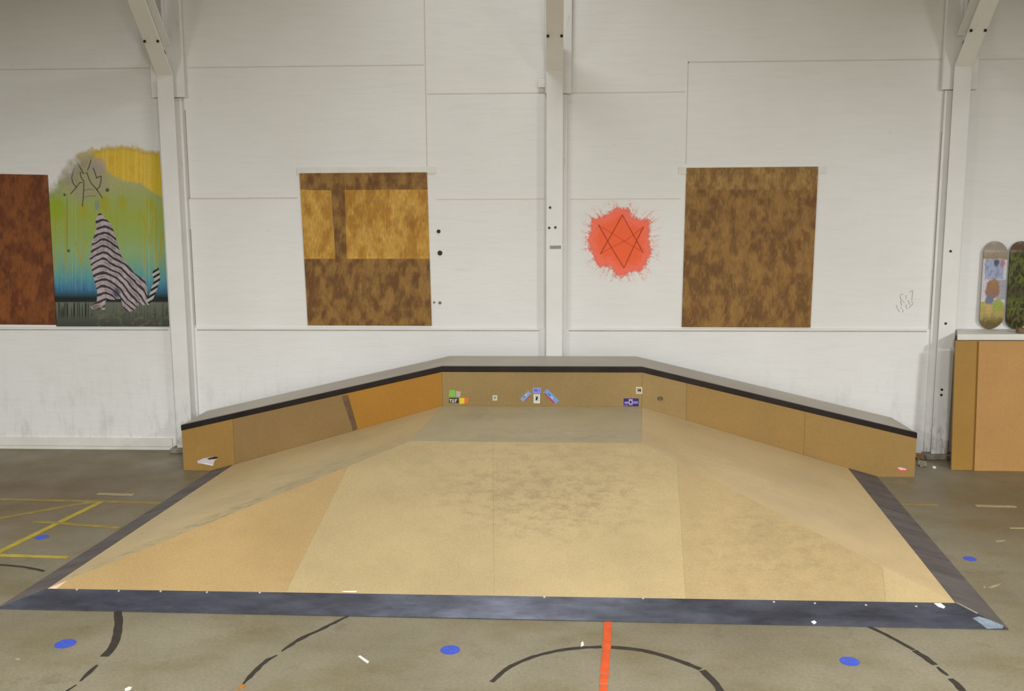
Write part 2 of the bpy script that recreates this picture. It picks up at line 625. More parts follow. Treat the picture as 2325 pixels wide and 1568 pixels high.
osb(w_px[0], p_left, 'dark reddish OSB panel at the left edge beside the mural', (140, 200))
osb(w_px[1], p_mid, 'OSB panel with a lighter golden band, over the window left of the middle column')
osb(w_px[2], p_right, 'evenly brown OSB panel over the window right of the orange painted star')

# ------------------------------------------------------------------ the mural
def mural():
    n = (400, 560)
    x0, x1 = wl(100, 320, YW)[0]-.05, -3.583
    z1, z0 = wl(240, 318, YW)[2], ZS+.004
    X, Z = np.meshgrid(np.linspace(x0, x1, n[0]), np.linspace(z1, z0, n[1]))
    Y = np.full_like(X, YW-.0015)
    px, py = proj(np.stack([X, Y, Z], -1).reshape(-1, 3))
    px, py = px.reshape(X.shape), py.reshape(X.shape)
    cx, cy = px*3.137, (py-300)*3.137            # the 3.137x enlargement the picture was measured in
    nz = fnoise(px/16, py/16, 31)
    nf = fnoise(px/5, py/40, 33)
    # vertical run of colours
    stops = [(318, (205, 185, 120)), (400, (170, 165, 115)), (450, (150, 162, 96)), (490, (148, 162, 70)), (530, (142, 162, 84)), (570, (136, 164, 112)),
             (605, (112, 156, 132)), (630, (86, 146, 150)), (655, (62, 116, 148)), (668, (44, 78, 96)), (676, (26, 34, 34)), (684, (30, 36, 33)),
             (687, (100, 106, 92)), (712, (86, 90, 76)), (737, (62, 66, 58))]
    yy = py+(nf-.5)*26*(py < 660)+(nz-.5)*14*(py < 660)
    ys = [s[0] for s in stops]
    cs = np.minimum(ln([s[1] for s in stops])*1.18, 1)
    col = np.stack([np.interp(yy, ys, cs[:, k]) for k in range(3)], -1)
    def over(c, m):
        nonlocal col
        m = np.clip(m, 0, 1)[..., None]
        col = col*(1-m)+ln(c)*m
    # yellow field upper right with an orange heart
    yb = np.interp(cx, [620, 700, 800, 900, 1000, 1140], [200, 230, 300, 340, 370, 445])
    ye = smooth(12, -18, cy-yb+(nz-.5)*50)*smooth(625, 665, cx+(nz-.5)*20)
    over((226, 190, 62), ye)
    over((222, 168, 40), ye*smooth(.55, .75, fnoise(px/14, py/20, 40))*.6)
    over((232, 208, 110), ye*smooth(.60, .80, vnoise(px/3, py/400, 41))*.5)
    over((208, 180, 36), ye*smooth(1080, 1120, cx)*.8)
    # pale cloud under the scribble, greenish grey
    over((168, 160, 132), smooth(190, 120, np.hypot((cx-600)*1.0, (cy-330)*.95)+(nz-.5)*80)*.75)
    over((170, 158, 160), smooth(70, 40, np.hypot(cx-700, cy-235))*.6)
    # yellow-green patches and bright green at the left
    over((150, 172, 40), smooth(75, 30, np.hypot((cx-395)*.8, (cy-540)*.55)+(nz-.5)*40)*.9)
    for a, b in ((595, 560), (745, 505), (870, 500), (1065, 520)):
        over((172, 166, 40), smooth(48, 15, np.hypot(cx-a, (cy-b)*.6)+(nz-.5)*30)*.8)
    # drips
    dr = smooth(.70, .82, vnoise(px/2.6, py/900, 51))*smooth(.3, .6, fnoise(px/6, py/30, 52))*smooth(400, 470, py)*smooth(680, 600, py)
    over((176, 186, 140), dr*.55)
    dr = smooth(.74, .86, vnoise(px/3.2, py/900, 58))*smooth(450, 500, py)*smooth(650, 580, py)
    over((172, 160, 40), dr*.6)
    over((180, 160, 30), smooth(16, 4, np.abs(cx-(1150-(cy-780)*.12)))*smooth(640, 760, cy)*smooth(950, 900, cy)*.7)
    for xa, ya, xb, yb2 in ((540, 780, 575, 930), (615, 770, 575, 930), (1000, 560, 1075, 780), (1090, 600, 1075, 780)):
        over((176, 160, 50), smooth(9, 3, segdist(cx, cy, [(xa, ya), (xb, yb2)]))*.7)
    over((90, 110, 90), smooth(4, 1.5, np.abs(cx-478))*smooth(440, 470, cy)*smooth(850, 820, cy)*.6)
    for a, b, r in ((460, 445, 15), (488, 845, 15), (765, 412, 16)):
        over((48, 52, 36), smooth(r, r*.4, np.hypot(cx-a, cy-b)+(nz-.5)*8)*.85)
    # dark runs on the ground
    dg = smooth(.56, .72, vnoise(px/2.2, py/60, 60))*smooth(1200, 1225, cy)*smooth(1350, 1290, cy)
    dg = dg*np.where((cx < 640) | (cx > 1100), 1.0, .35)
    over((26, 30, 28), dg*.9)
    over((118, 116, 88), smooth(.55, .75, fnoise(px/7, py/7, 63))*smooth(1200, 1225, cy)*smooth(630, 680, cx)*.55)
    # scribbled lines
    S = lambda pts: [(130+a/7.84, 330+b/7.84) for a, b in pts]
    lines = [[(320, 265), (370, 330), (440, 450), (465, 500)], [(600, 260), (570, 370), (540, 440)], [(410, 480), (420, 560), (475, 640), (470, 800), (460, 960), (445, 1080)],
             [(330, 340), (280, 470), (255, 580), (280, 670), (340, 745), (240, 860)], [(340, 745), (400, 660), (440, 660)], [(530, 490), (560, 580), (600, 670), (700, 780), (800, 930)],
             [(640, 400), (680, 510), (700, 570)], [(690, 580), (780, 545), (780, 620), (755, 730), (700, 790)], [(410, 480), (480, 500), (540, 480)], [(480, 800), (560, 780), (640, 790)],
             [(470, 930), (560, 900), (690, 900)]]
    for i, ls in enumerate(lines):
        over((44, 42, 26), smooth(1.7, .6, segdist(px, py, S(ls)))*(.85 if i < 8 else .4))
    # the striped big cat, seen from behind with its head thrown back
    body = [(705, 565), (740, 600), (795, 655), (822, 740), (862, 880), (905, 935), (962, 1005), (1030, 1050), (1048, 1110), (1050, 1180), (1068, 1205), (1060, 1228), (1020, 1232),
            (990, 1212), (985, 1240), (965, 1258), (925, 1282), (885, 1262), (862, 1185), (800, 1192), (760, 1188), (745, 1235), (745, 1262), (660, 1262), (640, 1240), (690, 1205),
            (692, 1130), (668, 1040), (648, 965), (640, 895), (660, 760), (690, 680), (678, 630)]
    tail = [(1035, 1200), (1060, 1170), (1075, 1110), (1100, 1050), (1082, 1015), (1092, 985), (1130, 965), (1142, 1040), (1122, 1110), (1090, 1190), (1062, 1225)]
    bx = cx+(nz-.5)*8
    by = cy+(nf-.5)*8
    mb_, mt = inside(bx, by, body), inside(bx, by, tail)
    ridge = np.interp(cy, [560, 800, 1250], [720, 735, 755])
    dx = cx-ridge
    ad = np.sqrt(dx*dx+28.0**2)-28.0
    sl = np.interp(cy, [600, 850, 1050, 1200], [.60, .66, .80, 1.05])
    tt = cy-np.where(dx > 0, sl*ad, .55*ad)+16*(fnoise(cx/60, cy/60, 44)-.5)+5*np.sin(cx/31+cy/90)
    s = np.sin(2*np.pi*tt/47+(nz-.5)*1.8)+(fnoise(px/9, py/7, 46)-.5)*.6
    fur = ln((190, 176, 180))[None, None, :]*(1-.30*smooth(.5, .8, nf)[..., None])*(1-.45*smooth(-.35, -.95, s)[..., None]*smooth(.4, .6, fnoise(px/12, py/12, 47))[..., None])
    blk = smooth(.02, .70, s)[..., None]*.94
    furc = fur*(1-blk)+ln((38, 32, 34))*blk
    st = np.sin(2*np.pi*(cy*1.0+cx*.6)/40)
    bt = smooth(0, .3, st)[..., None]
    furt = ln((186, 184, 178))*(1-bt)+ln((28, 28, 28))*bt
    col = np.where(mb_[..., None], furc, col)
    col = np.where(mt[..., None], furt, col)
    over((54, 56, 78), smooth(40, 15, np.hypot(cx-830, (cy-1140)*.8))*.8)
    over((90, 84, 70), smooth(50, 25, np.hypot(cx-690, (cy-1245)*1.6))*.5)
    over((170, 160, 128), smooth(20, 8, np.hypot(cx-720, (cy-1240)*1.2))*.8)
    over((120, 140, 140), smooth(26, 10, np.hypot(cx-692, (cy-520)*.5))*.6)
    # paint fades out at its upper left; its left side stops at the window board
    left = np.interp(py, [330, 397, 737], [134, 108, 128])
    topy = np.interp(px, [100, 128, 150, 185, 205, 240, 300, 340, 372], [430, 405, 365, 340, 338, 333, 331, 340, 345])
    al = smooth(-4, 14, py-topy+(nz-.5)*14+(nf-.5)*10)
    fade = smooth(118, 190, px+(py-397)*.8+(nz-.5)*60)
    al = al*np.where(py < 450, .12+.88*fade, 1.0)
    al = al*smooth(0, 2.5, px-left+1.5)
    c4 = np.concatenate([col, al[..., None]], -1)
    m = attr_mat('mural_paint', .65, True, (220, (1, 1, .2), .88, 1.12))
    o = paint_grid('mural', m, X, Y, Z, c4, keep=al > .02)
    tag(o, 'mural of a striped big cat on green and yellow, beside the left column', 'mural')

mural()

# ------------------------------------------------------------------ sprayed orange star
def star():
    n = (420, 420)
    a, b = wl(1318, 455, YW), wl(1505, 640, YW)
    X, Z = np.meshgrid(np.linspace(a[0], b[0], n[0]), np.linspace(a[2], b[2], n[1]))
    Y = np.full_like(X, YW-.0015)
    px, py = proj(np.stack([X, Y, Z], -1).reshape(-1, 3))
    px, py = px.reshape(X.shape), py.reshape(X.shape)
    S = lambda pts: [(1200+u/3.733, 400+v/3.733) for u, v in pts]
    poly = S([(715, 295), (770, 272), (830, 278), (885, 355), (950, 372), (1030, 370), (1028, 440), (1015, 520), (1035, 640), (1005, 720), (955, 795), (850, 812), (780, 838), (742, 846),
              (715, 790), (670, 748), (620, 765), (570, 705), (538, 650), (508, 545), (528, 460), (540, 365), (640, 345)])
    d = segdist(px, py, poly+poly[:1])
    sd = np.where(inside(px, py, poly), d, -d)
    n1 = fnoise(px/5, py/5, 71)
    n2 = fnoise(px/1.6, py/1.6, 75, 2)
    ang = np.arctan2(py-548, px-1410)
    spk = vnoise(ang*30+200, np.full_like(ang, 3.3), 79)
    al = smooth(-7, 5, sd+(n1-.5)*16+(spk-.5)*5)
    fringe = smooth(-34, -2, sd)*smooth(.60, .72, n2*.6+spk*.4)*.55
    al = np.maximum(al, fringe)
    core = smooth(4, 26, sd+(n1-.5)*20)[..., None]
    col = ln((255, 122, 98))*(1-core)+ln((253, 106, 62))*core
    lines = [[(795, 328), (700, 500), (610, 655)], [(795, 328), (880, 480), (970, 645)], [(595, 415), (700, 600), (808, 775)], [(972, 432), (890, 600), (812, 770)]]
    weak = [[(595, 415), (720, 490), (860, 580), (970, 640)], [(972, 432), (830, 540), (690, 610), (610, 655)]]
    for ls, w in [(x, .8) for x in lines]+[(x, .4) for x in weak]:
        m = smooth(1.9, .5, segdist(px, py, S(ls))+(n2-.5)*1.0)*w
        col = col*(1-m[..., None])+ln((150, 52, 26))*m[..., None]
    m = attr_mat('sprayed_orange_paint', .65, True, (160, (1, 1, 1), .92, 1.08))
    o = paint_grid('painted_star', m, X, Y, Z, np.concatenate([col, al[..., None]], -1), keep=al > .02)
    tag(o, 'sprayed orange blot with a scratched six-pointed star, right of the middle column', 'graffiti')

star()

# scribbled tag near the right column
S = lambda a, b: Vector(wl(2000+a/15.68, 640+b/15.68, YW-.0008))
mb = MB()
for ls in ([(800, 430), (700, 440), (680, 520), (720, 620), (840, 740)], [(900, 470), (890, 600)], [(1020, 380), (1100, 300), (1140, 300), (1120, 460), (1095, 660)], [(965, 640), (1000, 740), (1020, 810)],
           [(1060, 720), (1150, 710), (1140, 780), (1020, 900), (1010, 940)], [(700, 660), (740, 840)], [(900, 800), (900, 890), (930, 960)], [(540, 820), (600, 960), (660, 1060)], [(780, 980), (790, 1080)],
           [(720, 900), (740, 960)]):
    mb.tube([S(*p) for p in ls], .0017, 5)
tag(build('graffiti_tag', mb, M['marker']), 'small grey scribbled tag on the white wall left of the right column', 'graffiti')

# bolts and holes in the wall
for (x, y), r, lb in (((996, 525), .017, 'upper dark bolt right of the lighter-banded OSB panel'), ((999, 574), .022, 'largest darkest bolt right of the lighter-banded OSB panel'),
                      ((999, 687), .014, 'pale grey bolt low on the right of the lighter-banded OSB panel'), ((986, 686), .010, 'tiny bolt touching the lower right of the lighter-banded OSB panel')):
    p = wl(x, y, YW)
    o = build('wall_bolt', MB().disc((p[0], YW+.001, p[2]), (0, -1, 0), r, .008, 12).disc((p[0], YW, p[2]), (0, -1, 0), r*.5, .016, 6), M['bolt'] if y < 600 else M['footing'])
    tag(o, lb, 'bolt', 'bolts in the wall')

# ------------------------------------------------------------------ pyramid ramp
YL = 7.697
ZP = .585
V3 = Vector
LF, RF, LB, RB = V3((-3.153, 4.824, 0)), V3((2.41, 4.776, 0)), V3((-2.979, 7.689, 0)), V3((2.70, 7.685, 0))
PFL, PFR, PBL, PBR = V3((-1.042, 6.457, ZP)), V3((.613, 6.444, ZP)), V3((-.962, 7.690, ZP)), V3((.729, 7.690, ZP))
ramp = thing('skate_ramp', 'tan pyramid skate ramp with steel edges in front of the ledge', 'skate ramp', (-.3, 6.2, 0))
lerp = lambda a, b, t: a+(b-a)*t
iLF, iRF, iLB, iRB = lerp(LF, PFL, .098), lerp(RF, PFR, .1115), lerp(LB, PBL, .0895), lerp(RB, PBR, .12)


def plane_hit(px, py, a, b, c):
    n = (b-a).cross(c-a)
    d = Vector(ray(px, py))
    e = Vector((0, 0, EYE))
    return e+d*((a-e).dot(n)/d.dot(n))


def slab(name, poly, mat, th=.012, lift=0.0, parent=ramp, inset=.0005):
    P = [Vector(p) for p in poly]
    n = Vector((0, 0, 0))
    for i in range(len(P)):
        n += P[i].cross(P[(i+1) % len(P)])
    n.normalize()
    if n.z < 0 or (abs(n.z) < .01 and n.y > 0):
        n = -n
    c = sum(P, Vector((0, 0, 0)))/len(P)
    P = [p+(c-p).normalized()*inset+n*lift for p in P]
    return build(name, MB().prism(P, -n*th), mat, parent)


scA = ((-.15, 6.1, .45), (1.3, .75, .5), .75, (112, 98, 72))
cl = tuple(ramp.location)
def scl(c, r, s, col):
    return (tuple(a-b for a, b in zip(c, cl)), r, s, col)
M['bank'] = sheet_mat('tan_hardboard', (186, 164, 120), .30, (150, 130, 92), [scl((-.1, 6.05, .45), (1.25, .8, .6), .75, (118, 104, 76)), scl((-.05, 5.75, .35), (.8, .5, .6), .6, (104, 92, 68))])
M['bank_warm'] = sheet_mat('warm_tan_hardboard', (184, 154, 104), .30, (150, 126, 86), [scl((-1.35, 5.05, .1), (.35, .4, .4), .7, (110, 98, 80))])
M['bank_scuffed'] = sheet_mat('scuffed_tan_hardboard', (180, 156, 112), .35, (146, 130, 92), [scl((1.35, 5.4, .2), (.8, .8, .6), .7, (118, 106, 78))], streak=(2, 1, 1))
M['side'] = sheet_mat('worn_side_hardboard', (204, 180, 132), .4, (164, 150, 120), [scl((-2.0, 6.3, .3), (1.1, .9, .8), .5, (134, 124, 102)), scl((-2.25, 5.62, .26), (1.5, .16, .6), 1.5, (112, 104, 86))+(.645,), scl((-1.5, 6.35, .45), (1.2, .13, .6), 1.2, (122, 114, 96))+(.66,)])
M['side_right'] = sheet_mat('worn_right_side_hardboard', (206, 180, 134), .35, (166, 148, 112), [scl((1.3, 6.4, .4), (.9, .6, .8), .5, (140, 126, 98))])
M['plateau'] = sheet_mat('greyed_plateau_hardboard', (182, 168, 132), .4, (146, 136, 112), [scl((-.1, 6.65, .58), (1.0, .35, .4), .8, (122, 114, 96)), scl((-.6, 7.3, .58), (.35, .3, .4), .8, (116, 110, 96))], gscale=3)

# front bank, in the sheets the photo shows
sLt, sLb = lerp(LF, PFL, .815), plane_hit(650, 1341, iLF, iRF, PFL)
sRt, sRb = lerp(RF, PFR, .875), plane_hit(1556, 1353, iLF, iRF, PFR)
cT, cB = lerp(PFL, PFR, .36), plane_hit(1122, 1348, iLF, iRF, PFL)
onf = lambda p, t: lerp(iLF, iRF, t)
tL = (sLb.x-iLF.x)/(iRF.x-iLF.x)
tR = (sRb.x-iLF.x)/(iRF.x-iLF.x)
tC = (cB.x-iLF.x)/(iRF.x-iLF.x)
fL, fC, fR = onf(0, tL), onf(0, tC), onf(0, tR)
slab('front_bank_sheet', [iLF, fL, sLt], M['bank_warm'])
slab('front_bank_sheet', [fL, fC, cT, PFL, sLt], M['bank'])
slab('front_bank_sheet', [fC, fR, sRt, PFR, cT], M['bank'])
cq = plane_hit(2003, 1288, iLF, iRF, PFR)
cqb = onf(0, (plane_hit(2011, 1366, iLF, iRF, PFR).x-iLF.x)/(iRF.x-iLF.x))
th_ = lerp(iRF, PFR, .235)
slab('front_bank_sheet', [fR, cqb, cq, th_, sRt], M['bank_scuffed'])
slab('corner_patch', [cqb, iRF, th_, cq], M['bank'], .013, .0008)
slab('left_bank_sheet', [iLF, PFL, PBL, iLB], M['side'])
slab('right_bank_sheet', [iRF, iRB, PBR, PFR], M['side_right'])
slab('plateau_sheet', [PFL, PFR, PBR, PBL], M['plateau'])
# steel transition plates
fp = slab('front_steel_plate', [LF+V3((0, 0, .004)), RF+V3((0, 0, .004)), iRF, iLF], M['plate'], .006, .003)
fp['label'] = 'dark steel plate along the front foot of the ramp'
lp = slab('left_steel_plate', [LF+V3((0, 0, .004)), iLF, iLB, LB+V3((0, 0, .004))], M['plate_dull'], .006, .003)
lp['label'] = 'dark steel plate along the left foot of the ramp'
rp = slab('right_steel_plate', [RF+V3((0, 0, .004)), RB+V3((0, 0, .004)), iRB, iRF], M['plate_dull'], .006, .003)
rp['label'] = 'dark steel plate along the right foot of the ramp'


def on_plate(x, y, up=.004):
    a, b, c = LF+V3((0, 0, .004)), RF+V3((0, 0, .004)), iLF
    n = (b-a).cross(c-a).normalized()
    if n.z < 0:
        n = -n
    return plane_hit(x, y, a, b, c)+n*up, n

for x, y in ((175, 1339), (270, 1342), (365, 1343), (470, 1345), (590, 1346), (1236, 1356), (1460, 1359), (1757, 1367), (1850, 1370), (1966, 1374), (2080, 1377)):
    p, n = on_plate(x, y, .0032)
    build('screw', MB().disc(p, n, .0065, .0016, 10), M['screw'], fp)

def patch(name, pts, mat, parent, up=.0034, jit=0):
    P = []
    for x, y in pts:
        p, n = on_plate(x, y, up)
        P.append(p)
    return build(name, MB().prism(P, n*.0012), mat, parent)

M['worn_blue'] = plain('worn_bluish_paint', (126, 136, 146), .5, .3, 30)
M['tip'] = plain('pale_tip_glint', (226, 196, 168), .4, .1, 20)
patch('paint_chip', [(2120, 1370), (2136, 1370), (2146, 1378), (2143, 1382), (2130, 1378)], M['white_chip'], fp)
patch('paint_chip', [(1841, 1412), (1849, 1409), (1854, 1414), (1848, 1418)], M['white_chip'], fp)
patch('paint_chip', [(775, 1342.5), (812, 1342), (808, 1345.5), (782, 1345)], M['white_chip'], fp)
patch('worn_patch', [(2208, 1404), (2222, 1400), (2248, 1408), (2278, 1421), (2276, 1427), (2240, 1428), (2226, 1416)], M['worn_blue'], fp)
mb = MB()
mb.tube([lerp(iRF, RF, t)+V3((0, 0, .006)) for t in (0, .2, .42)], .004, 6)
build('weld_seam', mb, M['footing'], fp)
mb = MB()
P, n = on_plate(100, 1333, .002)
a, b, c = iLF, lerp(iLF, PFL, .045), lerp(iLF, iRF, .011)
nn = (b-a).cross(c-a).normalized()
nn = nn if nn.z > 0 else -nn
build('tip_glint', MB().prism([a+nn*.0008, lerp(b, c, .0)+nn*.0008, c+nn*.0008], nn*.001), M['tip'], ramp)  # pale triangle paints the white shine at the plate's left corner

# ------------------------------------------------------------------ grind ledge
ledge = thing('grind_ledge', 'long plywood grind ledge with black steel lip behind the tan ramp', 'ledge', (-.1, 8.0, 0))
ST = [(-3.24, .400), (-.962, .925), (.727, .927), (3.017, .378)]
YE = 8.288

def ztop(x):
    return float(np.interp(x, [s[0] for s in ST], [s[1] for s in ST]))

def zbot(x):          # where the deck of the ramp meets the ledge
    return float(np.interp(x, [LB.x, PBL.x, PBR.x, RB.x], [0, ZP, ZP, 0]))

M['ply_left'] = sheet_mat('brown_plywood_end', (160, 124, 64), .3, (130, 100, 58))
M['ply_khaki'] = sheet_mat('khaki_plywood', (142, 114, 70), .4, (114, 90, 58), streak=(3, 1, .6))
M['ply_orange'] = sheet_mat('fresh_orange_plywood', (170, 120, 42), .2, (148, 106, 42))
M['ply_mid'] = sheet_mat('tan_plywood', (156, 130, 82), .3, (130, 106, 68))
M['ply_right'] = sheet_mat('golden_plywood', (156, 124, 70), .3, (130, 104, 62))
M['ledge_top'] = sheet_mat('grey_ledge_top', (180, 172, 156), .3, (150, 142, 128))
M['burn'] = plain('dark_rub_mark', (104, 80, 52), .7, .3, 12)

core = [(x, YL+.013, 0) for x in (ST[0][0], ST[3][0])][:1]
build('ledge_core', MB().prism([(ST[0][0]+.002, YL+.0125, 0), *[(x+(.002 if x < -3 else (-.002 if x > 3 else 0)), YL+.0125, z-.0105) for x, z in ST], (ST[3][0]-.002, YL+.0125, 0)], (0, YE-YL-.0125, 0)), M['ply_mid'], ledge)

def face(x0, x1, mat, slant=0.0, name='face_sheet'):
    xs = [x0]+[s[0] for s in ST if x0+.01 < s[0] < x1-.01]+[x1]
    top = [(x+.0008 if x == x0 else x-.0008 if x == x1 else x, YL, ztop(x)-.010) for x in xs]
    return build(name, MB().prism([(x1-.0008+(slant if x1 in SL else 0), YL, 0), (x0+.0008+(slant if x0 in SL else 0), YL, 0)]+top, (0, .012, 0)), mat, ledge)

SL = (-1.80,)
face(ST[0][0], -2.785, M['ply_left'])
face(-2.785, -1.80, M['ply_khaki'], .12)
face(-1.80, -.962, M['ply_orange'], .12)
face(-.962, .727, M['ply_mid'])
face(.727, 1.10, M['ply_mid'])
face(1.10, 2.09, M['ply_right'])
face(2.09, ST[3][0], M['ply_right'])
build('top_sheet', MB().sweep(ST, [(YL+.034, -.010), (YE, -.010), (YE, 0), (YL+.034, 0)]), M['ledge_top'], ledge)
build('steel_lip', MB().sweep([(ST[0][0]-.001, ST[0][1])]+ST[1:3]+[(ST[3][0]+.001, ST[3][1])], [(YL-.005, -.046), (YL-.0005, -.046), (YL-.0005, -.004), (YL+.033, -.004), (YL+.033, .001), (YL-.005, .001)]), M['coping'], ledge, .001)
# dark rub beside the orange sheet
def on_face(x, y, up=.0005):
    p = wl(x, y, YL-up)
    return V3(p)
def facepoly(name, pts, mat, parent=None, up=.0004, th=.0008):
    mb = MB().prism([on_face(x, y, up) for x, y in pts], (0, -th, 0))
    return build(name, mb, mat, parent)
facepoly('rub_mark', [(776, 899), (790, 896), (797, 920), (808, 958), (812, 973), (802, 978), (797, 962), (786, 930)], M['burn'], ledge)

# stickers
sc = {}
def smat(c):
    if c not in sc:
        sc[c] = plain('sticker_colour_%d' % len(sc), c, .45, .06, 60)
    return sc[c]

def sticker(label, base, c, marks=()):
    o = facepoly('sticker', base, smat(c))
    tag(o, label, 'sticker', 'stickers on the ledge')
    loc = o.location
    for i, (pts, cc) in enumerate(marks):
        mb = MB().prism([on_face(x, y, .0014) for x, y in pts], (0, -.0004, 0))
        build('printed_mark', mb, smat(cc), o)
    return o

def rect(x0, y0, x1, y1):
    return [(x0, y0), (x1, y0), (x1, y1), (x0, y1)]

def quad(cx, cy, w, h, deg):
    a = math.radians(deg)
    return [(cx+u*w/2*math.cos(a)-v*h/2*math.sin(a), cy+u*w/2*math.sin(a)+v*h/2*math.cos(a)) for u, v in ((-1, -1), (1, -1), (1, 1), (-1, 1))]

sticker('green square sticker at the left end of the middle ledge face', [(1020, 885), (1033, 885), (1035, 900), (1019, 901)], (128, 190, 78))
sticker('pale grey square sticker right beside the green one', [(1035, 887), (1046, 888), (1045, 901), (1036, 901)], (186, 172, 160))
sticker('black sticker with blocky white lettering under the green one', rect(1019.5, 903, 1041, 914.5), (36, 32, 30),
        [(rect(1020.5, 905.5, 1025.5, 907.3), (214, 206, 198)), (rect(1022, 907.3, 1024, 913.5), (214, 206, 198)), (rect(1026.5, 905.5, 1028, 913.5), (214, 206, 198)), (rect(1029.5, 905.5, 1031, 913.5), (214, 206, 198)),
         (rect(1028, 912, 1029.5, 913.5), (214, 206, 198)), (rect(1033, 905.5, 1034.6, 913.5), (214, 206, 198)), (rect(1034.6, 905.5, 1038, 907.3), (214, 206, 198)), (rect(1034.6, 908.5, 1037, 910), (214, 206, 198))])
sticker('yellow and orange striped sticker beside the lettered black one', [(1043, 903), (1064, 903), (1062, 914), (1044, 917)], (232, 206, 44), [([(1054.5, 903), (1064, 903), (1062, 914.3), (1054, 915)], (224, 116, 46))])
sticker('lone small white sticker with a grey centre, left of the winged sticker set', rect(1118.5, 897, 1129, 909), (208, 206, 184), [(quad(1123.5, 902.5, 5, 5.5, 10), (132, 146, 148))])
sticker('shorter slanted blue and red sticker, left wing of the winged set', quad(1194, 900, 26, 11, -46), (128, 166, 208),
        [(quad(1197.4, 903.6, 22, 2.6, -46), (190, 76, 66)), (quad(1194.5, 896, 4, 3, -46), (196, 212, 216)), (quad(1190, 900.5, 4, 3, -46), (92, 120, 196))])
sticker('violet blue rectangular sticker at the top centre of the winged set', rect(1209.5, 880, 1228, 892.5), (150, 152, 220), [(rect(1212, 883, 1221, 888.5), (104, 108, 200)), (rect(1223.5, 883, 1225.5, 890), (112, 120, 206))])
sticker('white upright sticker below the violet blue one', rect(1211.5, 894.5, 1226, 915), (226, 222, 208), [(rect(1214.5, 897, 1223, 911), (184, 188, 194)), (quad(1218.7, 904, 3, 8, 15), (150, 158, 172))])
sticker('longer slanted blue and red sticker, right wing of the winged set', quad(1251.5, 900, 38, 12.5, 45), (116, 158, 220),
        [(quad(1247.8, 903.8, 33, 3.2, 45), (196, 60, 60)), (quad(1247, 895.5, 7, 2.6, 45), (62, 110, 190)), (quad(1253.5, 902, 6, 2.6, 45), (196, 214, 222)), (quad(1260, 908, 6, 3, 45), (160, 140, 210))])
sticker('small cream sticker with a dark round badge, above the purple one', rect(1444, 878, 1458, 893.5), (226, 206, 176), [(quad(1451, 885.5, 9.5, 10, 0), (156, 154, 146)), (rect(1449, 883.5, 1451, 887.5), (58, 62, 66)), (rect(1453, 883.5, 1455, 888.5), (48, 52, 58)), (rect(1451, 885, 1453, 886.4), (58, 62, 66))])
sticker('dark purple sticker with white lettering at the right of the middle face', rect(1416, 904, 1450, 922), (50, 30, 108),
        [(rect(1418, 911.5, 1427, 916), (156, 150, 206)), (rect(1437, 910.5, 1448.5, 916), (136, 128, 206)), (quad(1432, 912, 9, 13, 0), (168, 158, 190)), (rect(1417.5, 918.5, 1426, 921), (128, 116, 186)), (quad(1432, 912.5, 3.2, 5, 0), (206, 196, 214)), (rect(1428, 919.4, 1436, 920.8), (108, 92, 170))])
facepts = [(1428+8*math.cos(t), 905-6*math.sin(t)) for t in [math.pi*i/8 for i in range(9)]]
o = sticker('small dark round badge sticker on the right ledge face', [(1499+7*math.cos(t), 904.5+6*math.sin(t)) for t in [2*math.pi*i/14 for i in range(14)]], (118, 106, 66),
            [(rect(1494, 901.5, 1496, 907), (58, 50, 28)), (rect(1496, 905.5, 1498, 907), (58, 50, 28)), (rect(1496, 901.5, 1498, 903), (58, 50, 28)), (rect(1500, 901.5, 1504, 903), (52, 44, 24)), (rect(1500, 903, 1501.6, 904.5), (52, 44, 24)), (rect(1502.5, 904.5, 1504.2, 908), (52, 44, 24)), (rect(1500.5, 906.8, 1502.5, 908), (52, 44, 24))])
sticker('torn white sticker with a black top at the left foot of the ledge', [(448, 1046), (462, 1040), (486, 1036), (496, 1037), (493, 1042), (487, 1045), (484, 1057), (470, 1054), (449, 1051)], (206, 196, 200),
        [([(470, 1040.5), (487, 1036), (496, 1037), (492, 1041.5), (482, 1042), (474, 1043)], (42, 34, 30)), ([(455, 1050), (470, 1051), (484, 1055), (483, 1057), (468, 1054)], (230, 226, 232))])
sticker('red and white scrap of sticker at the right foot of the ledge', [(2036, 1061), (2045, 1060), (2059, 1064), (2058, 1069), (2040, 1071)], (206, 96, 88), [([(2037, 1061), (2045, 1060.4), (2058.5, 1064), (2057, 1066.5), (2044, 1066.5)], (232, 196, 190))])

# ------------------------------------------------------------------ right bay: shelf, sheets, decks
shelf = tag(build('wall_shelf', MB().prism([(3.437, 8.022, 1.116), (7.5, 8.022, 1.116), (7.5, YK-.001, 1.116), (3.58, YK-.001, 1.116), (3.58, 8.358, 1.116), (3.546, 8.358, 1.116), (3.546, 8.285, 1.116)], (0, 0, .052)), M['trim'], None, .004),
            'white shelf along the wall under the skateboard decks', 'shelf')
M['ply_a'] = sheet_mat('ochre_plywood', (164, 124, 56), .3, (136, 102, 52))
M['ply_b'] = sheet_mat('pinkish_plywood', (186, 140, 82), .3, (156, 116, 72))
def lean(x0, x1, yb, yt, zt, th, mat, label):
    mb = MB().prism([(x0, yb, 0), (x1, yb, 0), (x1, yt, zt), (x0, yt, zt)], (0, th, 0))
    return tag(build('plywood_sheet', mb, mat, None, .001), label, 'plywood', 'plywood sheets leaning by the right column')
lean(3.415, 4.6, 7.925, 7.999, 1.113, .018, M['ply_a'], 'narrow-showing ochre plywood sheet next to the right column, behind the wider sheet')
lean(3.600, 4.82, 7.902, 7.976, 1.115, .018, M['ply_b'], 'wide pinkish plywood sheet leaning in front of the ochre one')

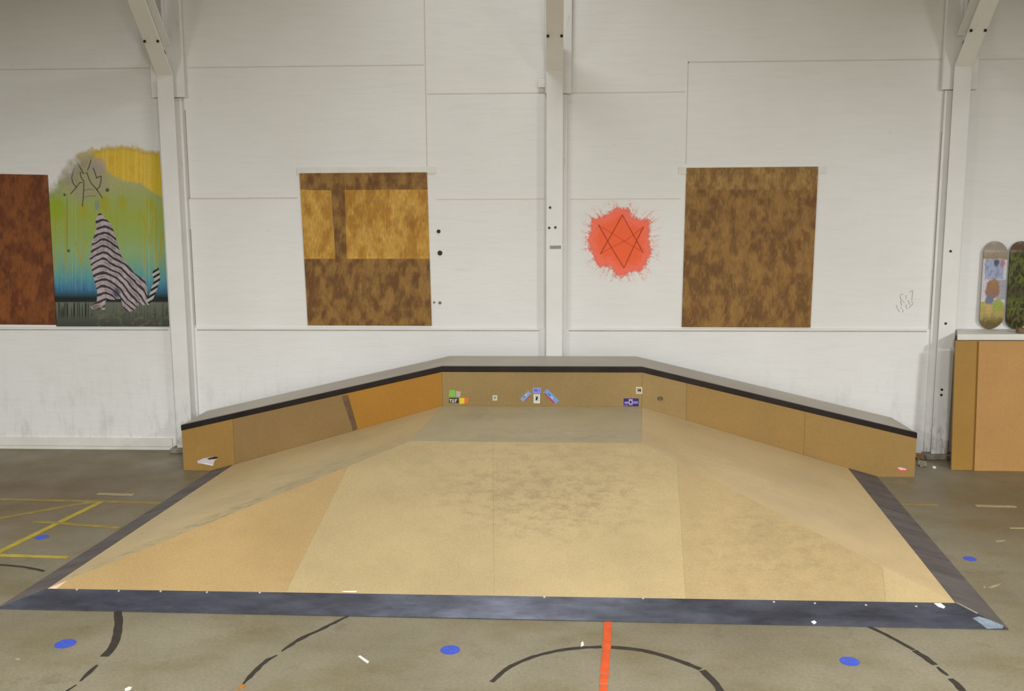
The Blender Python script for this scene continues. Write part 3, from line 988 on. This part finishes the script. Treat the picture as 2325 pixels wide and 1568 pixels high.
def deck(X, tilt, painter, label):
    t = thing('skateboard_deck', label, 'skateboard', (X, 8.365, ZS), 'skateboard decks on the shelf')
    Lh, Wh = .775, .205
    n = (44, 130)
    u, v = np.meshgrid(np.linspace(-1, 1, n[0]), np.linspace(0, 1, n[1]))     # v from bottom up
    end = np.minimum(v, 1-v)*Lh
    hw = Wh/2*np.where(end < .105, np.sqrt(np.clip(1-((.105-end)/.105)**2, 0, 1)), 1.0)
    hw = np.maximum(hw, .0015)
    kick = .030*(smooth(.13, 0, v)+smooth(.87, 1, v))
    bow = .006*u**2
    X_ = X+u*hw+tilt*(v-.5)
    Y_ = 8.347+.008*v+kick*.8-.0+bow*.5-.004
    Z_ = ZS+.002+v*Lh
    col = painter(u*hw/(Wh/2), 1-v)
    paint_grid('deck', attr_mat('deck_graphic', .35, False, (90, (1, 1, 1), .82, 1.15)), X_, Y_, Z_, col, parent=t, thick=.009)
    for zz in (.165, .61):          # truck bolt pattern
        for dx in (-.02, .02):
            for dz in (0, .055):
                build('truck_bolt_hole', MB().disc((X+dx+tilt*(zz/Lh-.5), 8.3435+.008*zz, ZS+zz+dz), (0, -1, 0), .0028, .0006, 8), M['bolt'], t)
    return t

def deck_a(u, w):
    n1 = fnoise(u*6+20, w*24, 81)
    u = u+(fnoise(u*5+9, w*30, 83)-.5)*.30
    w = w+(fnoise(u*4+15, w*26, 85)-.5)*.03
    col = np.broadcast_to(ln((160, 148, 132)), u.shape+(3,)).copy()
    def over(c, m):
        nonlocal col
        m = np.clip(m, 0, 1)[..., None]
        col = col*(1-m)+ln(c)*m
    over((150, 132, 96), smooth(.12, .19, w+(n1-.5)*.06)*.7)
    over((206, 202, 206), smooth(.195, .205, w)*smooth(.82, .79, w))
    over((164, 172, 198), (smooth(.20, .21, w)*smooth(.435, .425, w))*smooth(.82, .74, np.abs(u+.04)))
    over((132, 138, 176), (smooth(.20, .21, w)*smooth(.435, .425, w))*smooth(.82, .74, np.abs(u+.04))*smooth(.5, .7, n1)*.7)
    over((186, 130, 140), smooth(.30, .18, np.abs(u-.62)+np.abs(w-.25)*4))
    over((84, 92, 110), smooth(.05, .025, np.hypot((u-.05)*.17, (w-.245)*.9)))
    over((150, 150, 158), smooth(.435, .445, w)*smooth(.665, .655, w)*smooth(.15, .3, u)*.8)
    over((152, 116, 94), smooth(1.05, .85, np.hypot((u+.08)/.62, (w-.54)/.115)))
    over((160, 122, 86), smooth(.08, .03, np.hypot((u+.05)*.2, w-.475)))
    over((118, 122, 144), smooth(.09, .05, np.hypot((u+.3)*.2, w-.68)))
    over((176, 156, 96), smooth(.70, .75, w+(n1-.5)*.04))
    over((156, 168, 82), smooth(1.0, .8, np.hypot((u-.45)/.5, (w-.735)/.085)))
    over((178, 166, 70), smooth(.25, .1, np.abs(u+.85))*smooth(.68, .69, w)*smooth(.79, .76, w))
    over((196, 168, 108), smooth(.3, .15, np.abs(u+.3))*smooth(.70, .72, w)*smooth(.84, .8, w))
    over((106, 92, 60), smooth(.82, .95, w+(n1-.5)*.1)*.9)
    return col

def deck_b(u, w):
    n1 = fnoise(u*5+7, w*26, 91)
    n2 = fnoise(u*7+3, w*30, 95)
    a = smooth(.35, .65, n1)[..., None]
    col = ln((54, 48, 32))*(1-a)+ln((92, 92, 44))*a
    g = (smooth(.5, .68, n2)*smooth(.1, .2, w)*smooth(.95, .8, w))[..., None]*.8
    col = col*(1-g)+ln((96, 112, 40))*g
    b = smooth(.16, .05, w)[..., None]*.8
    col = col*(1-b)+ln((108, 80, 56))*b
    k = (smooth(.12, .02, np.abs(w-.57)))[..., None]*.5
    return col*(1-k)+ln((58, 46, 36))*k

deck(3.863, .0, deck_a, 'skateboard deck with a pale blue and yellow graphic, left of the two on the shelf')
deck(4.090, .0, deck_b, 'dark green and brown skateboard deck at the right edge, beside the blue one')
p = fl(2319, 757, 1.168)
tag(build('wood_block', MB().box(p[0]-.022, p[0]+.10, p[1], p[1]+.06, 1.1685, 1.215), M['wood_end'], None, .006), 'small brown block on the shelf in front of the green deck', 'block')

# rubble at the right end of the ledge
for (x, y), s, lb in (((2087, 1043), .055, 'brown rubble lump nearest the right end of the ledge'), ((2093, 1058), .045, 'paler flat rubble lump on the floor by the ledge end'), ((2121, 1063), .018, 'tiny cream crumb at the foot of the right column')):
    p = fl(x, y)
    mb = MB()
    pts = []
    nU, nV = 9, 6
    for j in range(nV+1):
        for i in range(nU):
            th, ph = 2*math.pi*i/nU, math.pi*j/nV
            r = s*(1+.28*math.sin(3*i+j*2.1)+.15*math.cos(5*i-j))
            pts.append((p[0]+r*math.sin(ph)*math.cos(th), p[1]+.6*r*math.sin(ph)*math.sin(th), max(0.0005, s*.42+.55*r*math.cos(ph))))
    fs = [(j*nU+i, j*nU+(i+1) % nU, (j+1)*nU+(i+1) % nU, (j+1)*nU+i) for j in range(nV) for i in range(nU)]
    mb.add(pts, fs)
    tag(build('rubble', mb, M['rubble'] if s > .05 else (M['footing'] if s > .03 else M['white_chip'])), lb, 'debris', 'rubble by the right column', 'thing')

# ------------------------------------------------------------------ tape and dots on the floor
TAPES = [0]


def tape(name, pts, w, mat, label, cat='floor tape', group='floor tape', jag=.12, hgt=.0012, taper=False):
    TAPES[0] += 1
    hgt = .0010+.00012*TAPES[0]
    P = [Vector(fl(*p)) for p in pts]
    # resample evenly
    out = [P[0]]
    for a, b in zip(P[:-1], P[1:]):
        m = max(1, int((b-a).length/.03))
        out += [a+(b-a)*(k/m) for k in range(1, m+1)]
    # round the corners of a curve
    for _ in range(3 if len(P) > 2 else 0):
        out = [out[0]]+[(out[i-1]+out[i]*2+out[i+1])/4 for i in range(1, len(out)-1)]+[out[-1]]
    vs, fs = [], []
    N = len(out)
    for i, p in enumerate(out):
        d = (out[min(i+1, N-1)]-out[max(i-1, 0)])
        d.z = 0
        d.normalize()
        s = Vector((-d.y, d.x, 0))
        e = 1.0 if not taper else min(1.0, .35+.25*min(i, N-1-i))
        a, b = w/2*e*(1+random.uniform(-jag, jag)), w/2*e*(1+random.uniform(-jag, jag))
        for q in (p+s*a, p-s*b):
            vs += [(q.x, q.y, .0003), (q.x, q.y, hgt)]
    for i in range(N-1):
        k, m = 4*i, 4*i+4
        fs += [(k+1, m+1, m+3, k+3), (k, k+2, m+2, m), (k, m, m+1, k+1), (k+2, k+3, m+3, m+2)]
    fs += [(0, 1, 3, 2), (4*N-4, 4*N-2, 4*N-1, 4*N-3)]
    return tag(build(name, MB().add(vs, fs), mat), label, cat, group)

BT = M['black_tape']
tape('floor_tape', [(267, 1388), (270, 1413), (265, 1448), (253, 1475), (236, 1490)], .043, BT, 'widest curved black tape running from under the left of the front plate', jag=.08)
tape('floor_tape', [(221, 1509), (198, 1530), (182, 1546)], .030, BT, 'short black tape dash beyond the end of the widest curved tape', jag=.2, taper=True)
tape('floor_tape', [(174, 1554), (148, 1570), (118, 1592)], .020, BT, 'thin black tape dash at the bottom edge below the left blue dot', jag=.2, taper=True)
tape('floor_tape', [(795, 1397), (757, 1413), (726, 1431), (688, 1446), (661, 1463), (640, 1478)], .024, BT, 'long ragged black tape line slanting from the front plate left of the middle', jag=.35, taper=True)
tape('floor_tape', [(629, 1487), (606, 1497), (585, 1517), (564, 1537), (551, 1554)], .028, BT, 'ragged black tape piece ending in an orange scrap', jag=.3, taper=True)
p = fl(548, 1559)
tag(build('scrap', MB().prism([(p[0]-.02, p[1]-.02, .0004), (p[0]+.012, p[1]-.012, .0004), (p[0]+.018, p[1]+.014, .0004), (p[0]-.004, p[1]+.02, .0004)], (0, 0, .003)), M['leaf']),
    'orange scrap at the lower end of the ragged black tape', 'scrap')
tape('floor_tape', [(1117, 1548), (1137, 1526), (1172, 1505), (1210, 1490), (1257, 1478), (1315, 1470), (1366, 1468)], .024, BT, 'left half of the black tape arc, up to the orange line', jag=.22)
tape('floor_tape', [(1388, 1469), (1404, 1470), (1458, 1475), (1505, 1488), (1547, 1501), (1590, 1519)], .030, BT, 'right half of the black tape arc, from the orange line', jag=.14)
tape('floor_tape', [(1594, 1522), (1609, 1534), (1632, 1561), (1646, 1590)], .034, BT, 'lower right end piece of the black tape arc', jag=.2)
tape('floor_tape', [(1974, 1423), (2014, 1441), (2047, 1460), (2075, 1475)], .022, BT, 'smooth upper part of the curved black tape below the right corner of the ramp', jag=.15)
tape('floor_tape', [(2075, 1477), (2092, 1484), (2122, 1509)], .030, BT, 'middle piece of the curved black tape below the right corner of the ramp', jag=.3)
tape('floor_tape', [(2128, 1514), (2145, 1529), (2153, 1533)], .030, BT, 'lower stub of the curved black tape below the right corner of the ramp', jag=.35, taper=True)
tape('floor_tape', [(2158, 1541), (2178, 1552), (2188, 1572), (2196, 1592)], .032, BT, 'lowest end of the curved black tape at the bottom right', jag=.3)
tape('floor_tape', [(-140, 1277), (0, 1282), (51, 1286), (100, 1296)], .020, BT, 'thin black tape at the left edge below the yellow lines', jag=.2)
tape('floor_tape', [(1381, 1402), (1379, 1435), (1377, 1474), (1374, 1509), (1372.5, 1527)], .040, M['orange_tape'], 'upper length of the orange tape running from the front plate', jag=.12)
tape('floor_tape', [(1372.3, 1530.5), (1371.5, 1550)], .040, M['orange_tape'], 'short middle piece of the orange tape below the black arc', jag=.15)
tape('floor_tape', [(1371, 1554), (1370, 1600)], .036, M['orange_tape'], 'lowest piece of the orange tape at the bottom edge', jag=.2)
YT, PT = M['yellow_tape'], M['pale_yellow_tape']
tape('floor_tape', [(-200, 1358), (0, 1252), (128, 1189), (232, 1138)], .048, YT, 'bright yellow tape line slanting across the floor left of the ramp', jag=.06)
tape('floor_tape', [(-200, 1213), (0, 1176), (184, 1143), (224, 1138.5)], .040, PT, 'faded yellow tape line meeting the tip of the bright slanting one', jag=.1)
tape('floor_tape', [(-200, 1130), (0, 1133), (230, 1138), (372, 1142)], .035, PT, 'faded yellow tape line running level to the ramp, farthest of the yellow ones', jag=.1)
tape('floor_tape', [(77, 1184), (130, 1187), (272, 1198)], .035, PT, 'faded yellow tape line crossing the bright slanting one near the ramp', jag=.1)
tape('floor_tape', [(-200, 1254), (0, 1260), (155, 1265)], .034, YT, 'yellow tape line nearest the camera at the left edge', jag=.08)
tape('floor_tape', [(222, 1121), (304, 1123)], .045, M['pale_tape'], 'short cream tape dash behind the yellow lines', jag=.1)
tape('floor_tape', [(2215, 1148), (2306, 1150)], .040, M['pale_tape'], 'cream tape dash on the floor below the plywood sheets', jag=.1)
tape('floor_tape', [(2045, 1144), (2130, 1146)], .016, PT, 'thin faded tape line just right of the right steel plate', jag=.15)
tape('floor_tape', [(2292, 1199), (2330, 1199)], .022, M['pale_tape'], 'small cream tape dash at the right edge above the blue dot', jag=.2)
tape('floor_tape', [(2260, 1229), (2282, 1227)], .018, M['pale_tape'], 'tiny cream tape scrap above the right far blue dot', jag=.3)
for x, y, r, lb in ((148, 1461, .052, 'blue dot on the floor below the left corner of the ramp'), (1022, 1475, .050, 'blue dot on the floor left of the black arc'),
                    (1929, 1501, .047, 'blue dot on the floor below the right end of the front plate'), (95, 1219, .044, 'far blue dot under the yellow tape at left'), (2202, 1268, .040, 'far blue dot right of the right steel plate')):
    p = fl(x, y)
    tag(build('floor_dot', MB().disc((p[0], p[1], .0003), (0, 0, 1), r, .0015, 28), M['blue']), lb, 'floor dot', 'blue dots on the floor')

def chip(pts, label):
    tag(build('paint_chip', MB().prism([Vector(fl(x, y))+V3((0, 0, .0004)) for x, y in pts], (0, 0, .002)), M['white_chip'] if 'white' in label else M['pale_tape']), label, 'chip', 'pale chips on the floor')
chip([(283, 1564), (292, 1559), (300, 1560), (296, 1566), (284, 1568)], 'white chip at the bottom edge right of the thin black dash')
chip([(813, 1490), (818, 1488), (838, 1502), (835, 1506), (826, 1500)], 'white scuff left of the centre blue dot')
chip([(1319, 1459), (1324, 1456), (1326, 1464), (1319, 1469)], 'white fleck on top of the black arc')
chip([(34, 1494), (47, 1495), (46, 1498), (36, 1497)], 'cream fleck below the left blue dot')
chip([(2243, 1333), (2262, 1327), (2275, 1323), (2268, 1329), (2250, 1335)], 'cream scuff right of the right steel plate')
chip([(2232, 1330), (2238, 1331), (2237, 1335), (2233, 1334)], 'cream speck just left of the cream scuff')

# ------------------------------------------------------------------ light: the hall's ceiling fixtures above the frame, one lamp added for sheen
def area(name, loc, size, power, col, rot=(0, 0, 0)):
    l = bpy.data.lights.new(name, 'AREA')
    l.shape = 'RECTANGLE'
    l.size, l.size_y = size
    l.energy = power
    l.color = col
    o = bpy.data.objects.new(name, l)
    C.objects.link(o)
    o.location = loc
    o.rotation_euler = rot
    return o

LAMP = (.98, 1.0, 1.0)
for x, y, z, p in ((.9, -.6, 4.35, 500), (-6.0, .6, 4.35, 390), (6.2, .6, 4.35, 470), (-2.5, -4.5, 4.35, 260), (3.2, -4.5, 4.35, 280)):
    area('overhead_lamp', (x, y, z), (.5, 1.3), p, LAMP)
area('overhead_lamp', (-.5, 6.7, 5.9), (1.3, .3), 36, LAMP)  # unseen lamp added so the front steel plate reflects a sheen

W = bpy.data.worlds.new('hall_air')
bpy.context.scene.world = W
W.use_nodes = True
W.node_tree.nodes['Background'].inputs[0].default_value = (.5, .47, .42, 1)
W.node_tree.nodes['Background'].inputs[1].default_value = .1

vs = bpy.context.scene.view_settings
vs.view_transform = 'Standard'
vs.look = 'None'
vs.gamma = 1.0
vs.use_curve_mapping = False
vs.exposure = 0.3
